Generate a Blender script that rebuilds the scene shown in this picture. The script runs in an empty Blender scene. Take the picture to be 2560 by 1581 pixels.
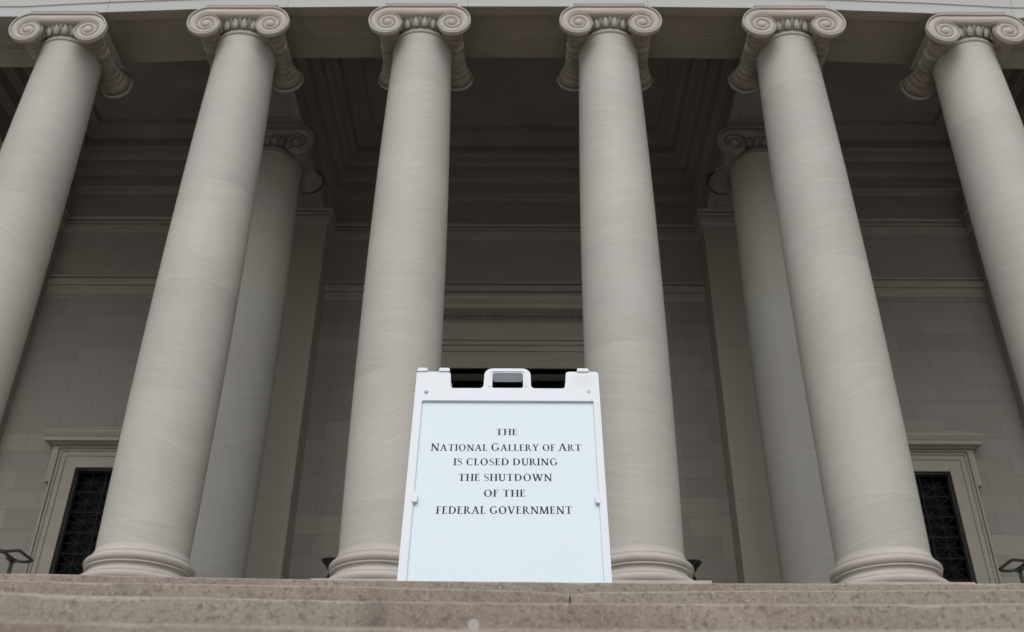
import bpy, bmesh, math, random
from mathutils import Vector, Matrix, noise as mnoise

random.seed(7)
D = bpy.data
scene = bpy.context.scene
COL = scene.collection
PI = math.pi

# ------------------------------------------------------------------ camera
F_PX, PITCH, YAW, ROLL = 2492.27, 0.5544, -0.0091, 0.0084
cam_d = D.cameras.new("camera")
cam_d.sensor_fit = 'HORIZONTAL'
cam_d.sensor_width = 36.0
cam_d.lens = F_PX / 2560.0 * 36.0
cam_d.clip_start = 0.02
cam_d.clip_end = 3000.0
cam_d.dof.use_dof = True
cam_d.dof.focus_distance = 3.2
cam_d.dof.aperture_fstop = 8.0
cam = D.objects.new("camera", cam_d)
COL.objects.link(cam)
cy, sy_, cp, sp, cr, sr = math.cos(YAW), math.sin(YAW), math.cos(PITCH), math.sin(PITCH), math.cos(ROLL), math.sin(ROLL)
r0 = Vector((cy, -sy_, 0)); fw = Vector((sy_*cp, cy*cp, sp)); u0 = Vector((-sy_*sp, -cy*sp, cp))
Rv = r0*cr + u0*sr
Uv = u0*cr - r0*sr
M = Matrix.Identity(4)
for i in range(3):
    M[i][0] = Rv[i]; M[i][1] = Uv[i]; M[i][2] = -fw[i]
cam.matrix_world = M
scene.camera = cam

# ------------------------------------------------------------------ light
SUN_EL, SUN_AZ = math.radians(50), math.radians(184)      # high, from in front of the portico, behind thick cloud
world = D.worlds.new("World")
scene.world = world
world.use_nodes = True
wn = world.node_tree.nodes; wl = world.node_tree.links
bg = wn["Background"]
skyt = wn.new("ShaderNodeTexSky")
skyt.sky_type = 'NISHITA'
skyt.sun_disc = False
skyt.sun_elevation = SUN_EL
skyt.sun_rotation = SUN_AZ
skyt.air_density = 1.0
skyt.dust_density = 4.0
hs = wn.new("ShaderNodeHueSaturation")
hs.inputs['Saturation'].default_value = 0.34
wl.new(skyt.outputs[0], hs.inputs['Color'])
wl.new(hs.outputs[0], bg.inputs['Color'])
bg.inputs['Strength'].default_value = 0.10

sun_d = D.lights.new("sun", 'SUN')
sun_d.energy = 0.9
sun_d.angle = math.radians(70)
sun_d.color = (1.0, 0.97, 0.93)
sun = D.objects.new("sun", sun_d)
COL.objects.link(sun)
sun.location = (0, -20, 40)
# points from the sun (in front of the building, -Y) down towards +Y
sdir = Vector((math.sin(SUN_AZ)*math.cos(SUN_EL), math.cos(SUN_AZ)*math.cos(SUN_EL), math.sin(SUN_EL)))
sun.rotation_euler = (-sdir).to_track_quat('-Z', 'Y').to_euler()

vs = scene.view_settings
scene.display_settings.display_device = 'sRGB'
vs.view_transform = 'Standard'
vs.look = 'None'
vs.gamma = 1.0
vs.exposure = 0.15
vs.use_curve_mapping = False

# ------------------------------------------------------------------ materials
def new_mat(name, rough=0.7, spec=0.3):
    m = D.materials.new(name)
    m.use_nodes = True
    nt = m.node_tree
    b = nt.nodes["Principled BSDF"]
    b.inputs['Roughness'].default_value = rough
    b.inputs['Specular IOR Level'].default_value = spec
    return m, nt, b

def N(nt, typ, **kw):
    n = nt.nodes.new(typ)
    for k, v in kw.items():
        if k.startswith('i_'):
            n.inputs[k[2:].replace('_', ' ')].default_value = v
        else:
            setattr(n, k, v)
    return n

def math_n(nt, op, a, b=None, c=None):
    n = nt.nodes.new("ShaderNodeMath"); n.operation = op
    for i, x in enumerate((a, b, c)):
        if x is None: continue
        if isinstance(x, (int, float)): n.inputs[i].default_value = x
        else: nt.links.new(x, n.inputs[i])
    return n.outputs[0]

def mix_n(nt, fac, a, b, blend='MIX'):
    n = nt.nodes.new("ShaderNodeMix"); n.data_type = 'RGBA'; n.blend_type = blend
    for idx, x in ((0, fac), (6, a), (7, b)):
        if isinstance(x, (int, float)): n.inputs[idx].default_value = x
        elif isinstance(x, tuple): n.inputs[idx].default_value = (*x, 1.0)
        else: nt.links.new(x, n.inputs[idx])
    return n.outputs[2]

def ramp(nt, src, p0, p1, c0=(0, 0, 0), c1=(1, 1, 1)):
    n = nt.nodes.new("ShaderNodeValToRGB")
    e = n.color_ramp.elements
    e[0].position = p0; e[0].color = (*c0, 1); e[1].position = p1; e[1].color = (*c1, 1)
    nt.links.new(src, n.inputs[0])
    return n.outputs[0]

def noise_n(nt, vec, scale, detail=4, rough=0.55, dist=0.0):
    n = nt.nodes.new("ShaderNodeTexNoise")
    n.inputs['Scale'].default_value = scale
    n.inputs['Detail'].default_value = detail
    n.inputs['Roughness'].default_value = rough
    n.inputs['Distortion'].default_value = dist
    if vec is not None: nt.links.new(vec, n.inputs['Vector'])
    return n.outputs['Fac']

def bump_n(nt, b, h, strength, dist):
    n = nt.nodes.new("ShaderNodeBump")
    n.inputs['Strength'].default_value = strength
    n.inputs['Distance'].default_value = dist
    nt.links.new(h, n.inputs['Height'])
    nt.links.new(n.outputs[0], b.inputs['Normal'])

def marble(name, warm, pale, grey, drum=2.35, cool=0.0):
    """veined limestone-marble of the columns; each column turns the veins its own way, each drum has its own tone"""
    m, nt, b = new_mat(name, 0.55, 0.3)
    tc = N(nt, "ShaderNodeTexCoord"); oi = N(nt, "ShaderNodeObjectInfo")
    sep = N(nt, "ShaderNodeSeparateXYZ"); nt.links.new(tc.outputs['Object'], sep.inputs[0])
    rnd = oi.outputs['Random']
    dz = math_n(nt, 'ADD', math_n(nt, 'DIVIDE', sep.outputs[2], drum), math_n(nt, 'MULTIPLY', rnd, 3.7))
    did = math_n(nt, 'FLOOR', dz)
    wn_ = N(nt, "ShaderNodeTexWhiteNoise", noise_dimensions='2D')
    cx = N(nt, "ShaderNodeCombineXYZ"); nt.links.new(did, cx.inputs[0]); nt.links.new(rnd, cx.inputs[1])
    nt.links.new(cx.outputs[0], wn_.inputs['Vector'])
    dr = wn_.outputs['Value']
    rot = N(nt, "ShaderNodeVectorRotate", rotation_type='Z_AXIS')
    nt.links.new(tc.outputs['Object'], rot.inputs['Vector'])
    nt.links.new(math_n(nt, 'MULTIPLY', math_n(nt, 'ADD', rnd, math_n(nt, 'MULTIPLY', dr, 0.35)), 6.283), rot.inputs['Angle'])
    rot2 = N(nt, "ShaderNodeVectorRotate", rotation_type='Y_AXIS')
    nt.links.new(rot.outputs[0], rot2.inputs['Vector'])
    nt.links.new(math_n(nt, 'MULTIPLY_ADD', dr, 0.55, 0.12), rot2.inputs['Angle'])
    off = N(nt, "ShaderNodeVectorMath", operation='ADD')
    nt.links.new(rot2.outputs[0], off.inputs[0])
    co = N(nt, "ShaderNodeCombineXYZ")
    nt.links.new(math_n(nt, 'MULTIPLY', rnd, 31.0), co.inputs[0]); nt.links.new(math_n(nt, 'MULTIPLY', did, 5.3), co.inputs[1])
    nt.links.new(co.outputs[0], off.inputs[1])
    mp = N(nt, "ShaderNodeMapping"); mp.inputs['Scale'].default_value = (0.45, 0.45, 4.6)
    nt.links.new(off.outputs[0], mp.inputs['Vector'])
    v1 = noise_n(nt, mp.outputs[0], 0.9, 9, 0.66, 1.3)
    mp2 = N(nt, "ShaderNodeMapping"); mp2.inputs['Scale'].default_value = (0.6, 0.6, 12.0)
    nt.links.new(off.outputs[0], mp2.inputs['Vector'])
    v2 = noise_n(nt, mp2.outputs[0], 1.3, 10, 0.68, 1.1)
    v3 = noise_n(nt, off.outputs[0], 0.6, 3, 0.5)
    c = mix_n(nt, ramp(nt, v1, 0.36, 0.66), warm, grey)
    c = mix_n(nt, math_n(nt, 'MULTIPLY', ramp(nt, v2, 0.47, 0.76), 0.62), c, pale)
    mp5 = N(nt, "ShaderNodeMapping"); mp5.inputs['Scale'].default_value = (1.3, 1.3, 30.0)
    nt.links.new(off.outputs[0], mp5.inputs['Vector'])
    v5 = noise_n(nt, mp5.outputs[0], 1.4, 6, 0.7, 0.7)
    c = mix_n(nt, math_n(nt, 'MULTIPLY', ramp(nt, v5, 0.5, 0.7), 0.18), c, pale)
    c = mix_n(nt, math_n(nt, 'MULTIPLY', ramp(nt, v5, 0.5, 0.3), 0.11), c, (warm[0]*0.86, warm[1]*0.85, warm[2]*0.84))
    c = mix_n(nt, math_n(nt, 'MULTIPLY', ramp(nt, v3, 0.4, 0.7), 0.3), c, pale)
    # rusty pink bands now and then
    mp3 = N(nt, "ShaderNodeMapping"); mp3.inputs['Scale'].default_value = (0.35, 0.35, 1.7); mp3.inputs['Location'].default_value = (4, 9, 2)
    nt.links.new(off.outputs[0], mp3.inputs['Vector'])
    v4 = noise_n(nt, mp3.outputs[0], 1.0, 5, 0.6, 0.5)
    c = mix_n(nt, math_n(nt, 'MULTIPLY', ramp(nt, v4, 0.6, 0.74), 0.3), c, (warm[0]*0.97, warm[1]*0.86, warm[2]*0.8))
    # drum tone
    tone = mix_n(nt, dr, (0.93, 0.935, 0.945), (1.05, 1.035, 1.01))
    c = mix_n(nt, 1.0, c, tone, 'MULTIPLY')
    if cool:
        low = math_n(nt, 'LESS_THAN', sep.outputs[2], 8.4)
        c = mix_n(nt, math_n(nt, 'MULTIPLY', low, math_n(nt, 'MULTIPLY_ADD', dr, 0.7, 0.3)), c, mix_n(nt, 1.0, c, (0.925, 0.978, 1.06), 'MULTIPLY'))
    # hairline joints between drums
    fr = math_n(nt, 'FRACT', dz)
    j = math_n(nt, 'LESS_THAN', math_n(nt, 'ABSOLUTE', math_n(nt, 'SUBTRACT', fr, 0.5)), 0.0032)
    c = mix_n(nt, math_n(nt, 'MULTIPLY', j, 0.0), c, (0.2, 0.19, 0.18))
    jf = math_n(nt, 'LESS_THAN', fr, 0.006)
    c = mix_n(nt, math_n(nt, 'MULTIPLY', jf, 0.35), c, (0.62, 0.6, 0.57))
    nt.links.new(c, b.inputs['Base Color'])
    bump_n(nt, b, noise_n(nt, tc.outputs['Object'], 60, 5, 0.7), 0.12, 0.01)
    return m

def ashlar(name, tones, course=0.51, zphase=0.077, width=1.42, mortar=0.0055, upper=0.0):
    """coursed stone blocks, every block with a tone of its own"""
    m, nt, b = new_mat(name, 0.75, 0.2)
    g = N(nt, "ShaderNodeNewGeometry")
    sep = N(nt, "ShaderNodeSeparateXYZ"); nt.links.new(g.outputs['Position'], sep.inputs[0])
    cx = N(nt, "ShaderNodeCombineXYZ")
    nt.links.new(math_n(nt, 'ADD', sep.outputs[0], math_n(nt, 'MULTIPLY', sep.outputs[1], 1.0)), cx.inputs[0])
    nt.links.new(math_n(nt, 'ADD', sep.outputs[2], -zphase), cx.inputs[1])
    br = N(nt, "ShaderNodeTexBrick", offset=0.5, offset_frequency=2, squash=1.0)
    br.inputs['Scale'].default_value = 1.0
    br.inputs['Brick Width'].default_value = width
    br.inputs['Row Height'].default_value = course
    br.inputs['Mortar Size'].default_value = mortar
    br.inputs['Mortar Smooth'].default_value = 0.2
    br.inputs['Bias'].default_value = 0.0
    br.inputs['Color1'].default_value = (0, 0, 0, 1); br.inputs['Color2'].default_value = (1, 1, 1, 1)
    br.inputs['Mortar'].default_value = (0.5, 0.5, 0.5, 1)
    nt.links.new(cx.outputs[0], br.inputs['Vector'])
    # per-block random from block indices
    row = math_n(nt, 'FLOOR', math_n(nt, 'DIVIDE', math_n(nt, 'ADD', sep.outputs[2], -zphase), course))
    wn_ = N(nt, "ShaderNodeTexWhiteNoise", noise_dimensions='2D')
    c2 = N(nt, "ShaderNodeCombineXYZ"); nt.links.new(br.outputs['Color'], c2.inputs[0]); nt.links.new(row, c2.inputs[1])
    nt.links.new(c2.outputs[0], wn_.inputs['Vector'])
    rc = wn_.outputs['Value']
    c = mix_n(nt, rc, tones[0], tones[1])
    c = mix_n(nt, ramp(nt, wn_.outputs['Color'], 0.55, 0.95), c, tones[2])
    mp = N(nt, "ShaderNodeMapping"); mp.inputs['Scale'].default_value = (0.5, 0.5, 2.2)
    nt.links.new(g.outputs['Position'], mp.inputs['Vector'])
    c = mix_n(nt, math_n(nt, 'MULTIPLY', ramp(nt, noise_n(nt, mp.outputs[0], 1.4, 6, 0.6, 0.5), 0.4, 0.7), 0.35), c, tones[3])
    c = mix_n(nt, math_n(nt, 'MULTIPLY', br.outputs['Fac'], 0.6), c, (0.13, 0.12, 0.105))
    if upper:                                        # above the string course the wall is one tall smooth course
        up = math_n(nt, 'GREATER_THAN', sep.outputs[2], upper)
        cc = mix_n(nt, ramp(nt, noise_n(nt, mp.outputs[0], 0.8, 5, 0.6, 0.3), 0.35, 0.7), tuple(x*1.1 for x in tones[0]), tuple(x*1.12 for x in tones[3]))
        c = mix_n(nt, up, c, cc)
    nt.links.new(c, b.inputs['Base Color'])
    bump_n(nt, b, noise_n(nt, g.outputs['Position'], 35, 5, 0.7), 0.12, 0.01)
    return m

def stone(name, a, c_, rough=0.75, scale=1.3, stain=0.0, stain_col=(0.2, 0.16, 0.12)):
    m, nt, b = new_mat(name, rough, 0.2)
    g = N(nt, "ShaderNodeNewGeometry")
    mp = N(nt, "ShaderNodeMapping"); mp.inputs['Scale'].default_value = (0.5, 0.7, 1.6)
    nt.links.new(g.outputs['Position'], mp.inputs['Vector'])
    c = mix_n(nt, ramp(nt, noise_n(nt, mp.outputs[0], scale, 6, 0.62, 0.4), 0.35, 0.68), a, c_)
    if stain:
        s = ramp(nt, noise_n(nt, g.outputs['Position'], 2.2, 6, 0.65, 0.6), 0.55, 0.75)
        c = mix_n(nt, math_n(nt, 'MULTIPLY', s, stain), c, stain_col)
    nt.links.new(c, b.inputs['Base Color'])
    bump_n(nt, b, noise_n(nt, g.outputs['Position'], 45, 5, 0.7), 0.12, 0.01)
    return m

def granite(name, skylit=0.0):
    m, nt, b = new_mat(name, 0.8, 0.25)
    g = N(nt, "ShaderNodeNewGeometry"); oi = N(nt, "ShaderNodeObjectInfo")
    P = g.outputs['Position']
    n1 = noise_n(nt, P, 9, 6, 0.65)
    n2 = noise_n(nt, P, 130, 4, 0.7)
    n3 = noise_n(nt, P, 320, 3, 0.6)
    n4 = noise_n(nt, P, 2.1, 4, 0.5)
    c = mix_n(nt, ramp(nt, n1, 0.35, 0.68), (0.226, 0.186, 0.161), (0.34, 0.294, 0.257))
    c = mix_n(nt, math_n(nt, 'MULTIPLY', ramp(nt, n4, 0.42, 0.62), 0.75), c, (0.315, 0.29, 0.252))
    c = mix_n(nt, math_n(nt, 'MULTIPLY', ramp(nt, n2, 0.50, 0.66), 0.8), c, (0.145, 0.112, 0.092))
    c = mix_n(nt, math_n(nt, 'MULTIPLY', ramp(nt, n3, 0.56, 0.7), 0.65), c, (0.50, 0.46, 0.41))
    if skylit: c = mix_n(nt, skylit, c, (0.56, 0.52, 0.46))  # paler mix that paints the sky-lit line along the step edges
    # weathering blotches and dark drips
    mp = N(nt, "ShaderNodeMapping"); mp.inputs['Scale'].default_value = (7.0, 3.0, 2.0)
    nt.links.new(P, mp.inputs['Vector'])
    s = ramp(nt, noise_n(nt, mp.outputs[0], 1.6, 5, 0.6, 0.3), 0.58, 0.74)
    c = mix_n(nt, math_n(nt, 'MULTIPLY', s, 0.6), c, (0.11, 0.09, 0.075))
    vo = N(nt, "ShaderNodeTexVoronoi"); vo.inputs['Scale'].default_value = 5.5
    nt.links.new(P, vo.inputs['Vector'])
    dots = math_n(nt, 'LESS_THAN', vo.outputs['Distance'], 0.042)
    c = mix_n(nt, math_n(nt, 'MULTIPLY', dots, 0.55), c, (0.09, 0.075, 0.065))
    # sky light painted on the arris: the rounded edge is the only place whose face turns half up, half front
    # one round pale splash on a riser
    vm = N(nt, "ShaderNodeVectorMath", operation='DISTANCE'); vm.inputs[1].default_value = (-0.051, 1.145, 0.297)
    nt.links.new(P, vm.inputs[0])
    dd = math_n(nt, 'ADD', vm.outputs['Value'], math_n(nt, 'MULTIPLY', n1, 0.012))
    c = mix_n(nt, math_n(nt, 'MULTIPLY', math_n(nt, 'LESS_THAN', dd, 0.0125), 0.6), c, (0.58, 0.58, 0.53))
    nt.links.new(c, b.inputs['Base Color'])
    h = math_n(nt, 'ADD', n2, math_n(nt, 'MULTIPLY', n1, 1.5))
    bump_n(nt, b, h, 0.35, 0.004)
    return m

def plain(name, col, rough=0.5, metal=0.0, spec=0.4, var=0.06, scale=8.0, bump=0.0):
    m, nt, b = new_mat(name, rough, spec)
    b.inputs['Metallic'].default_value = metal
    tc = N(nt, "ShaderNodeTexCoord")
    n = noise_n(nt, tc.outputs['Object'], scale, 5, 0.6)
    c = mix_n(nt, n, tuple(x*(1-var) for x in col), tuple(min(1, x*(1+var)) for x in col))
    nt.links.new(c, b.inputs['Base Color'])
    if bump: bump_n(nt, b, noise_n(nt, tc.outputs['Object'], scale*6, 4, 0.6), bump, 0.002)
    return m

def sheet_mat(name):
    """fluted white plastic sheet: fine vertical ribs"""
    m, nt, b = new_mat(name, 0.42, 0.4)
    tc = N(nt, "ShaderNodeTexCoord")
    sep = N(nt, "ShaderNodeSeparateXYZ"); nt.links.new(tc.outputs['Object'], sep.inputs[0])
    rib = math_n(nt, 'SINE', math_n(nt, 'MULTIPLY', sep.outputs[0], 2*PI/0.0055))
    n = noise_n(nt, tc.outputs['Object'], 5, 4, 0.6)
    c = mix_n(nt, n, (0.665, 0.775, 0.855), (0.69, 0.80, 0.88))
    crease = math_n(nt, 'LESS_THAN', math_n(nt, 'ABSOLUTE', math_n(nt, 'ADD', sep.outputs[0], 0.034)), 0.0006)
    c = mix_n(nt, math_n(nt, 'MULTIPLY', crease, 0.16), c, (0.45, 0.5, 0.55))
    mpx = N(nt, "ShaderNodeMapping"); mpx.inputs['Scale'].default_value = (90, 90, 1.2)
    nt.links.new(tc.outputs['Object'], mpx.inputs['Vector'])
    st = ramp(nt, noise_n(nt, mpx.outputs[0], 1.0, 3, 0.5), 0.6, 0.75)
    c = mix_n(nt, math_n(nt, 'MULTIPLY', st, 0.18), c, (0.68, 0.74, 0.79))
    nt.links.new(c, b.inputs['Base Color'])
    sm = ramp(nt, noise_n(nt, tc.outputs['Object'], 14.0, 6, 0.7, 1.2), 0.64, 0.72)
    c = mix_n(nt, math_n(nt, 'MULTIPLY', sm, 0.10), c, (0.50, 0.53, 0.55))
    nt.links.new(c, b.inputs['Base Color'])
    bump_n(nt, b, rib, 0.06, 0.0006)
    return m

MAT = {}
MAT['marble'] = marble("veined_column_stone", (0.458, 0.440, 0.402), (0.592, 0.588, 0.560), (0.440, 0.440, 0.418))
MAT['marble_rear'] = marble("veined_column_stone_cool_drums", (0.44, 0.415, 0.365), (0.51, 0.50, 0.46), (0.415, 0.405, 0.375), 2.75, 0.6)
MAT['carved'] = stone("carved_capital_stone", (0.46, 0.43, 0.395), (0.52, 0.495, 0.46), 0.7, 2.5, 0.25, (0.30, 0.27, 0.23))
MAT['base'] = stone("column_base_stone", (0.43, 0.40, 0.37), (0.50, 0.475, 0.445), 0.6, 2.0)
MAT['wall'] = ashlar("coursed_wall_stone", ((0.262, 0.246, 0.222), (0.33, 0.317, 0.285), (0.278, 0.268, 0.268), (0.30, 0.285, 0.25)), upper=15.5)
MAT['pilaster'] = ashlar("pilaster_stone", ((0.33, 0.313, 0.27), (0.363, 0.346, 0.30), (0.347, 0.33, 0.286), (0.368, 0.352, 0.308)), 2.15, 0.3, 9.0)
MAT['trim'] = stone("trim_stone", (0.35, 0.325, 0.285), (0.395, 0.37, 0.33), 0.75, 1.6, 0.15, (0.33, 0.29, 0.25))
MAT['fascia'] = ashlar("entablature_stone", ((0.49, 0.505, 0.505), (0.52, 0.535, 0.53), (0.50, 0.515, 0.515), (0.53, 0.54, 0.535)), 40.0, -10.0, 4.06, 0.008)
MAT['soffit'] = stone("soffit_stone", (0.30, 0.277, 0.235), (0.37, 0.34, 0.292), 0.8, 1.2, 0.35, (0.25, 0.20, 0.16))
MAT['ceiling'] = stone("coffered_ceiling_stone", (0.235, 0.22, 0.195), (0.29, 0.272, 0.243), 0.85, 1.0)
MAT['granite'] = granite("pink_granite")
MAT['granite_skylit'] = granite("pink_granite_skylit_arris", 0.18)
MAT['floor'] = stone("portico_floor_stone", (0.30, 0.275, 0.25), (0.36, 0.335, 0.305), 0.7, 2.0)
MAT['plaza'] = stone("plaza_paving", (0.30, 0.29, 0.27), (0.36, 0.35, 0.33), 0.85, 0.4)
MAT['bronze'] = plain("dark_bronze", (0.017, 0.019, 0.019), 0.65, 0.0, 0.2, 0.3, 6.0)
MAT['bronze_rail'] = plain("dark_green_bronze", (0.05, 0.055, 0.048), 0.5, 0.5, 0.5, 0.25, 6.0)
MAT['glass'] = plain("dark_window_glass", (0.003, 0.0035, 0.004), 0.4, 0.0, 0.08, 0.2, 2.0)
MAT['plastic'] = plain("white_moulded_plastic", (0.70, 0.76, 0.83), 0.38, 0.0, 0.4, 0.012, 5.0)
def scuffed(name, col):
    m, nt, b = new_mat(name, 0.36, 0.4)
    g = N(nt, "ShaderNodeNewGeometry"); P = g.outputs['Position']
    n = noise_n(nt, P, 4.0, 5, 0.6)
    c = mix_n(nt, n, tuple(x*0.975 for x in col), tuple(x*1.02 for x in col))
    sc = ramp(nt, noise_n(nt, P, 55.0, 6, 0.75, 0.8), 0.66, 0.74)
    c = mix_n(nt, math_n(nt, 'MULTIPLY', sc, 0.28), c, (0.50, 0.51, 0.50))
    d = ramp(nt, noise_n(nt, P, 9.0, 5, 0.6, 0.5), 0.6, 0.8)
    c = mix_n(nt, math_n(nt, 'MULTIPLY', d, 0.14), c, (0.55, 0.55, 0.52))
    nt.links.new(c, b.inputs['Base Color'])
    bump_n(nt, b, noise_n(nt, P, 6.0, 3, 0.5), 0.10, 0.01)
    return m
MAT['plastic'] = scuffed("scuffed_white_plastic", (0.705, 0.765, 0.835))
MAT['sheet'] = sheet_mat("white_fluted_sheet")
MAT['ink'] = plain("black_ink", (0.012, 0.015, 0.018), 0.5, 0.0, 0.3, 0.1, 40.0)
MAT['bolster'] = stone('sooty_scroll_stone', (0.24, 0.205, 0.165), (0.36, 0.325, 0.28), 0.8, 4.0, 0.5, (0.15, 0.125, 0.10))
MAT['carved_rear'] = stone('shaded_capital_stone', (0.22, 0.20, 0.17), (0.32, 0.30, 0.26), 0.8, 3.0, 0.5, (0.14, 0.125, 0.10))  # darker capital stone: porch shade put into the colour, plus random stains
MAT['dirt'] = plain("grey_scuffed_plastic", (0.62, 0.63, 0.62), 0.6, 0.0, 0.3, 0.1, 60.0)

# ------------------------------------------------------------------ mesh builder
class MB:
    def __init__(s): s.v = []; s.f = []
    def add(s, vs_, fs):
        o = len(s.v); s.v += [tuple(x) for x in vs_]; s.f += [tuple(i+o for i in f) for f in fs]
    def box(s, x0, x1, y0, y1, z0, z1):
        s.add([(x0,y0,z0),(x1,y0,z0),(x1,y1,z0),(x0,y1,z0),(x0,y0,z1),(x1,y0,z1),(x1,y1,z1),(x0,y1,z1)],
              [(0,3,2,1),(4,5,6,7),(0,1,5,4),(1,2,6,5),(2,3,7,6),(3,0,4,7)])
    def grid(s, rows, closed=False):
        """rows: list of equal-length point lists -> quad grid"""
        o = len(s.v); n = len(rows[0])
        for r in rows: s.v += [tuple(p) for p in r]
        for i in range(len(rows)-1):
            for j in range(n if closed else n-1):
                k = (j+1) % n
                s.f.append((o+i*n+j, o+i*n+k, o+(i+1)*n+k, o+(i+1)*n+j))
    def lathe(s, prof, seg=64, c=(0,0), cap=True, axis='z', flip=False):
        rows = []
        for r, h in prof:
            row = []
            for k in range(seg):
                a = 2*PI*k/seg
                if axis == 'z': row.append((c[0]+r*math.cos(a), c[1]+r*math.sin(a), h))
                else: row.append((c[0]+r*math.cos(a), h, c[1]-r*math.sin(a)))
            rows.append(row)
        o = len(s.v); s.grid(rows, True)
        if cap:
            s.f.append(tuple(o+seg-1-k for k in range(seg)))
            s.f.append(tuple(o+(len(rows)-1)*seg+k for k in range(seg)))
    def tube(s, pts, r, seg=10):
        P = [Vector(p) for p in pts]; rows = []
        up = Vector((0.13, 0.27, 0.95))
        for i, p in enumerate(P):
            t = (P[min(i+1, len(P)-1)] - P[max(i-1, 0)]).normalized()
            a = t.cross(up)
            if a.length < 1e-4: a = t.cross(Vector((1, 0, 0)))
            a.normalize(); b_ = t.cross(a).normalized()
            rr = r[i] if isinstance(r, (list, tuple)) else r
            rows.append([p + a*rr*math.cos(2*PI*k/seg) + b_*rr*math.sin(2*PI*k/seg) for k in range(seg)])
        o = len(s.v); s.grid(rows, True)
        s.f.append(tuple(o+k for k in range(seg))); s.f.append(tuple(o+(len(P)-1)*seg+seg-1-k for k in range(seg)))
    def bar(s, a, b, w, d):
        """rectangular bar in an XZ plane, width w, depth d along Y"""
        a = Vector(a); b = Vector(b); t = (b-a).normalized(); n = Vector((-t.z, 0, t.x))*w/2; y = Vector((0, d/2, 0))
        s.add([a-n-y, a+n-y, a+n+y, a-n+y, b-n-y, b+n-y, b+n+y, b-n+y],
              [(0,1,2,3),(7,6,5,4),(0,4,5,1),(1,5,6,2),(2,6,7,3),(3,7,4,0)])
    def ellipsoid(s, c, r, nu=10, nv=6):
        prof_rows = []
        for i in range(nv+1):
            t = PI*i/nv
            prof_rows.append([(c[0]+r[0]*math.sin(t)*math.cos(2*PI*k/nu), c[1]+r[1]*math.sin(t)*math.sin(2*PI*k/nu), c[2]-r[2]*math.cos(t)) for k in range(nu)])
        s.grid(prof_rows, True)
    def extrude_x(s, prof, x0, x1):
        """closed (y,z) profile swept along X with end caps"""
        n = len(prof); o = len(s.v)
        s.v += [(x0, y, z) for y, z in prof] + [(x1, y, z) for y, z in prof]
        for i in range(n):
            k = (i+1) % n
            s.f.append((o+i, o+k, o+n+k, o+n+i))
        s.f.append(tuple(o+n-1-i for i in range(n))); s.f.append(tuple(o+n+i for i in range(n)))
    def ring(s, x0, x1, y0, y1, prof, close=True):
        """rectangular coffer: profile (inset, z) mitred round the rectangle, closed by a panel"""
        rows = []
        for d, z in prof:
            rows.append([(x0+d, y0+d, z), (x1-d, y0+d, z), (x1-d, y1-d, z), (x0+d, y1-d, z)])
        o = len(s.v); s.grid(rows, True)
        if close:
            b = o+(len(rows)-1)*4
            s.f.append((b+3, b+2, b+1, b))
    def sweep(s, path, prof):
        """profile (out, z) swept along a plan polyline; outward = right-hand normal of travel (towards -Y when going +X)"""
        n = len(path); rows = []
        offs = []
        for i in range(n):
            def nrm(a, b):
                t = (Vector(b)-Vector(a)).normalized(); return Vector((t.y, -t.x))
            if i == 0: m_ = nrm(path[0], path[1])
            elif i == n-1: m_ = nrm(path[-2], path[-1])
            else:
                a = nrm(path[i-1], path[i]); b = nrm(path[i], path[i+1])
                m_ = (a+b); m_ = m_/max(1e-6, m_.dot(a))
            offs.append(m_)
        for i in range(n):
            rows.append([(path[i][0]+offs[i].x*d, path[i][1]+offs[i].y*d, z) for d, z in prof])
        s.grid(rows)
    def build(s, name, mat, parent=None, smooth=None, bevel=0.0, world=True, recalc=True, bevel_angle=30):
        me = D.meshes.new(name)
        off = Vector((0, 0, 0))
        if parent is not None and world:
            off = wloc(parent)
        me.from_pydata([(a-off.x, b-off.y, c-off.z) for a, b, c in s.v], [], s.f)
        if recalc:
            bm = bmesh.new(); bm.from_mesh(me)
            bmesh.ops.recalc_face_normals(bm, faces=bm.faces)
            bm.to_mesh(me); bm.free()
        me.materials.append(mat)
        if smooth is not None:
            me.shade_smooth(); me.set_sharp_from_angle(angle=math.radians(smooth))
        o = D.objects.new(name, me); COL.objects.link(o)
        if parent is not None: o.parent = parent
        if bevel:
            mod = o.modifiers.new("bevel", 'BEVEL'); mod.width = bevel; mod.segments = 2
            mod.limit_method = 'ANGLE'; mod.angle_limit = math.radians(bevel_angle)
        return o

def wloc(o):
    v = Vector((0, 0, 0))
    while o is not None:
        v = v + o.location; o = o.parent
    return v

def tag(o, label=None, cat=None, group=None, kind=None):
    if label: o['label'] = label
    if cat: o['category'] = cat
    if group: o['group'] = group
    if kind: o['kind'] = kind
    return o

def thing(name, loc, label, cat, group=None):
    o = D.objects.new(name, None); COL.objects.link(o)
    o.location = loc; o.empty_display_size = 0.3
    return tag(o, label, cat, group, 'thing')

def copy_tree(o, parent=None):
    c = o.copy(); COL.objects.link(c)
    if parent is not None: c.parent = parent
    for ch in list(o.children): copy_tree(ch, c)
    return c

# ------------------------------------------------------------------ main dimensions (metres; camera at the origin)
YC, YR = 16.1755, 19.98            # front and rear column rows
ZF = 4.20                          # portico floor
ZA = 17.609                        # underside of the architrave
CX = [-10.207, -6.255, -2.238, 1.985, 6.02, 9.99]
ALLX = [-14.26] + CX + [14.02]
SW, CW, PF = 23.20, 23.50, 22.75   # side wall, centre wall and pilaster faces
Z1, Y1, RISE, TREAD = 0.5891, 1.9272, 0.1314, 0.3913

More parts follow.
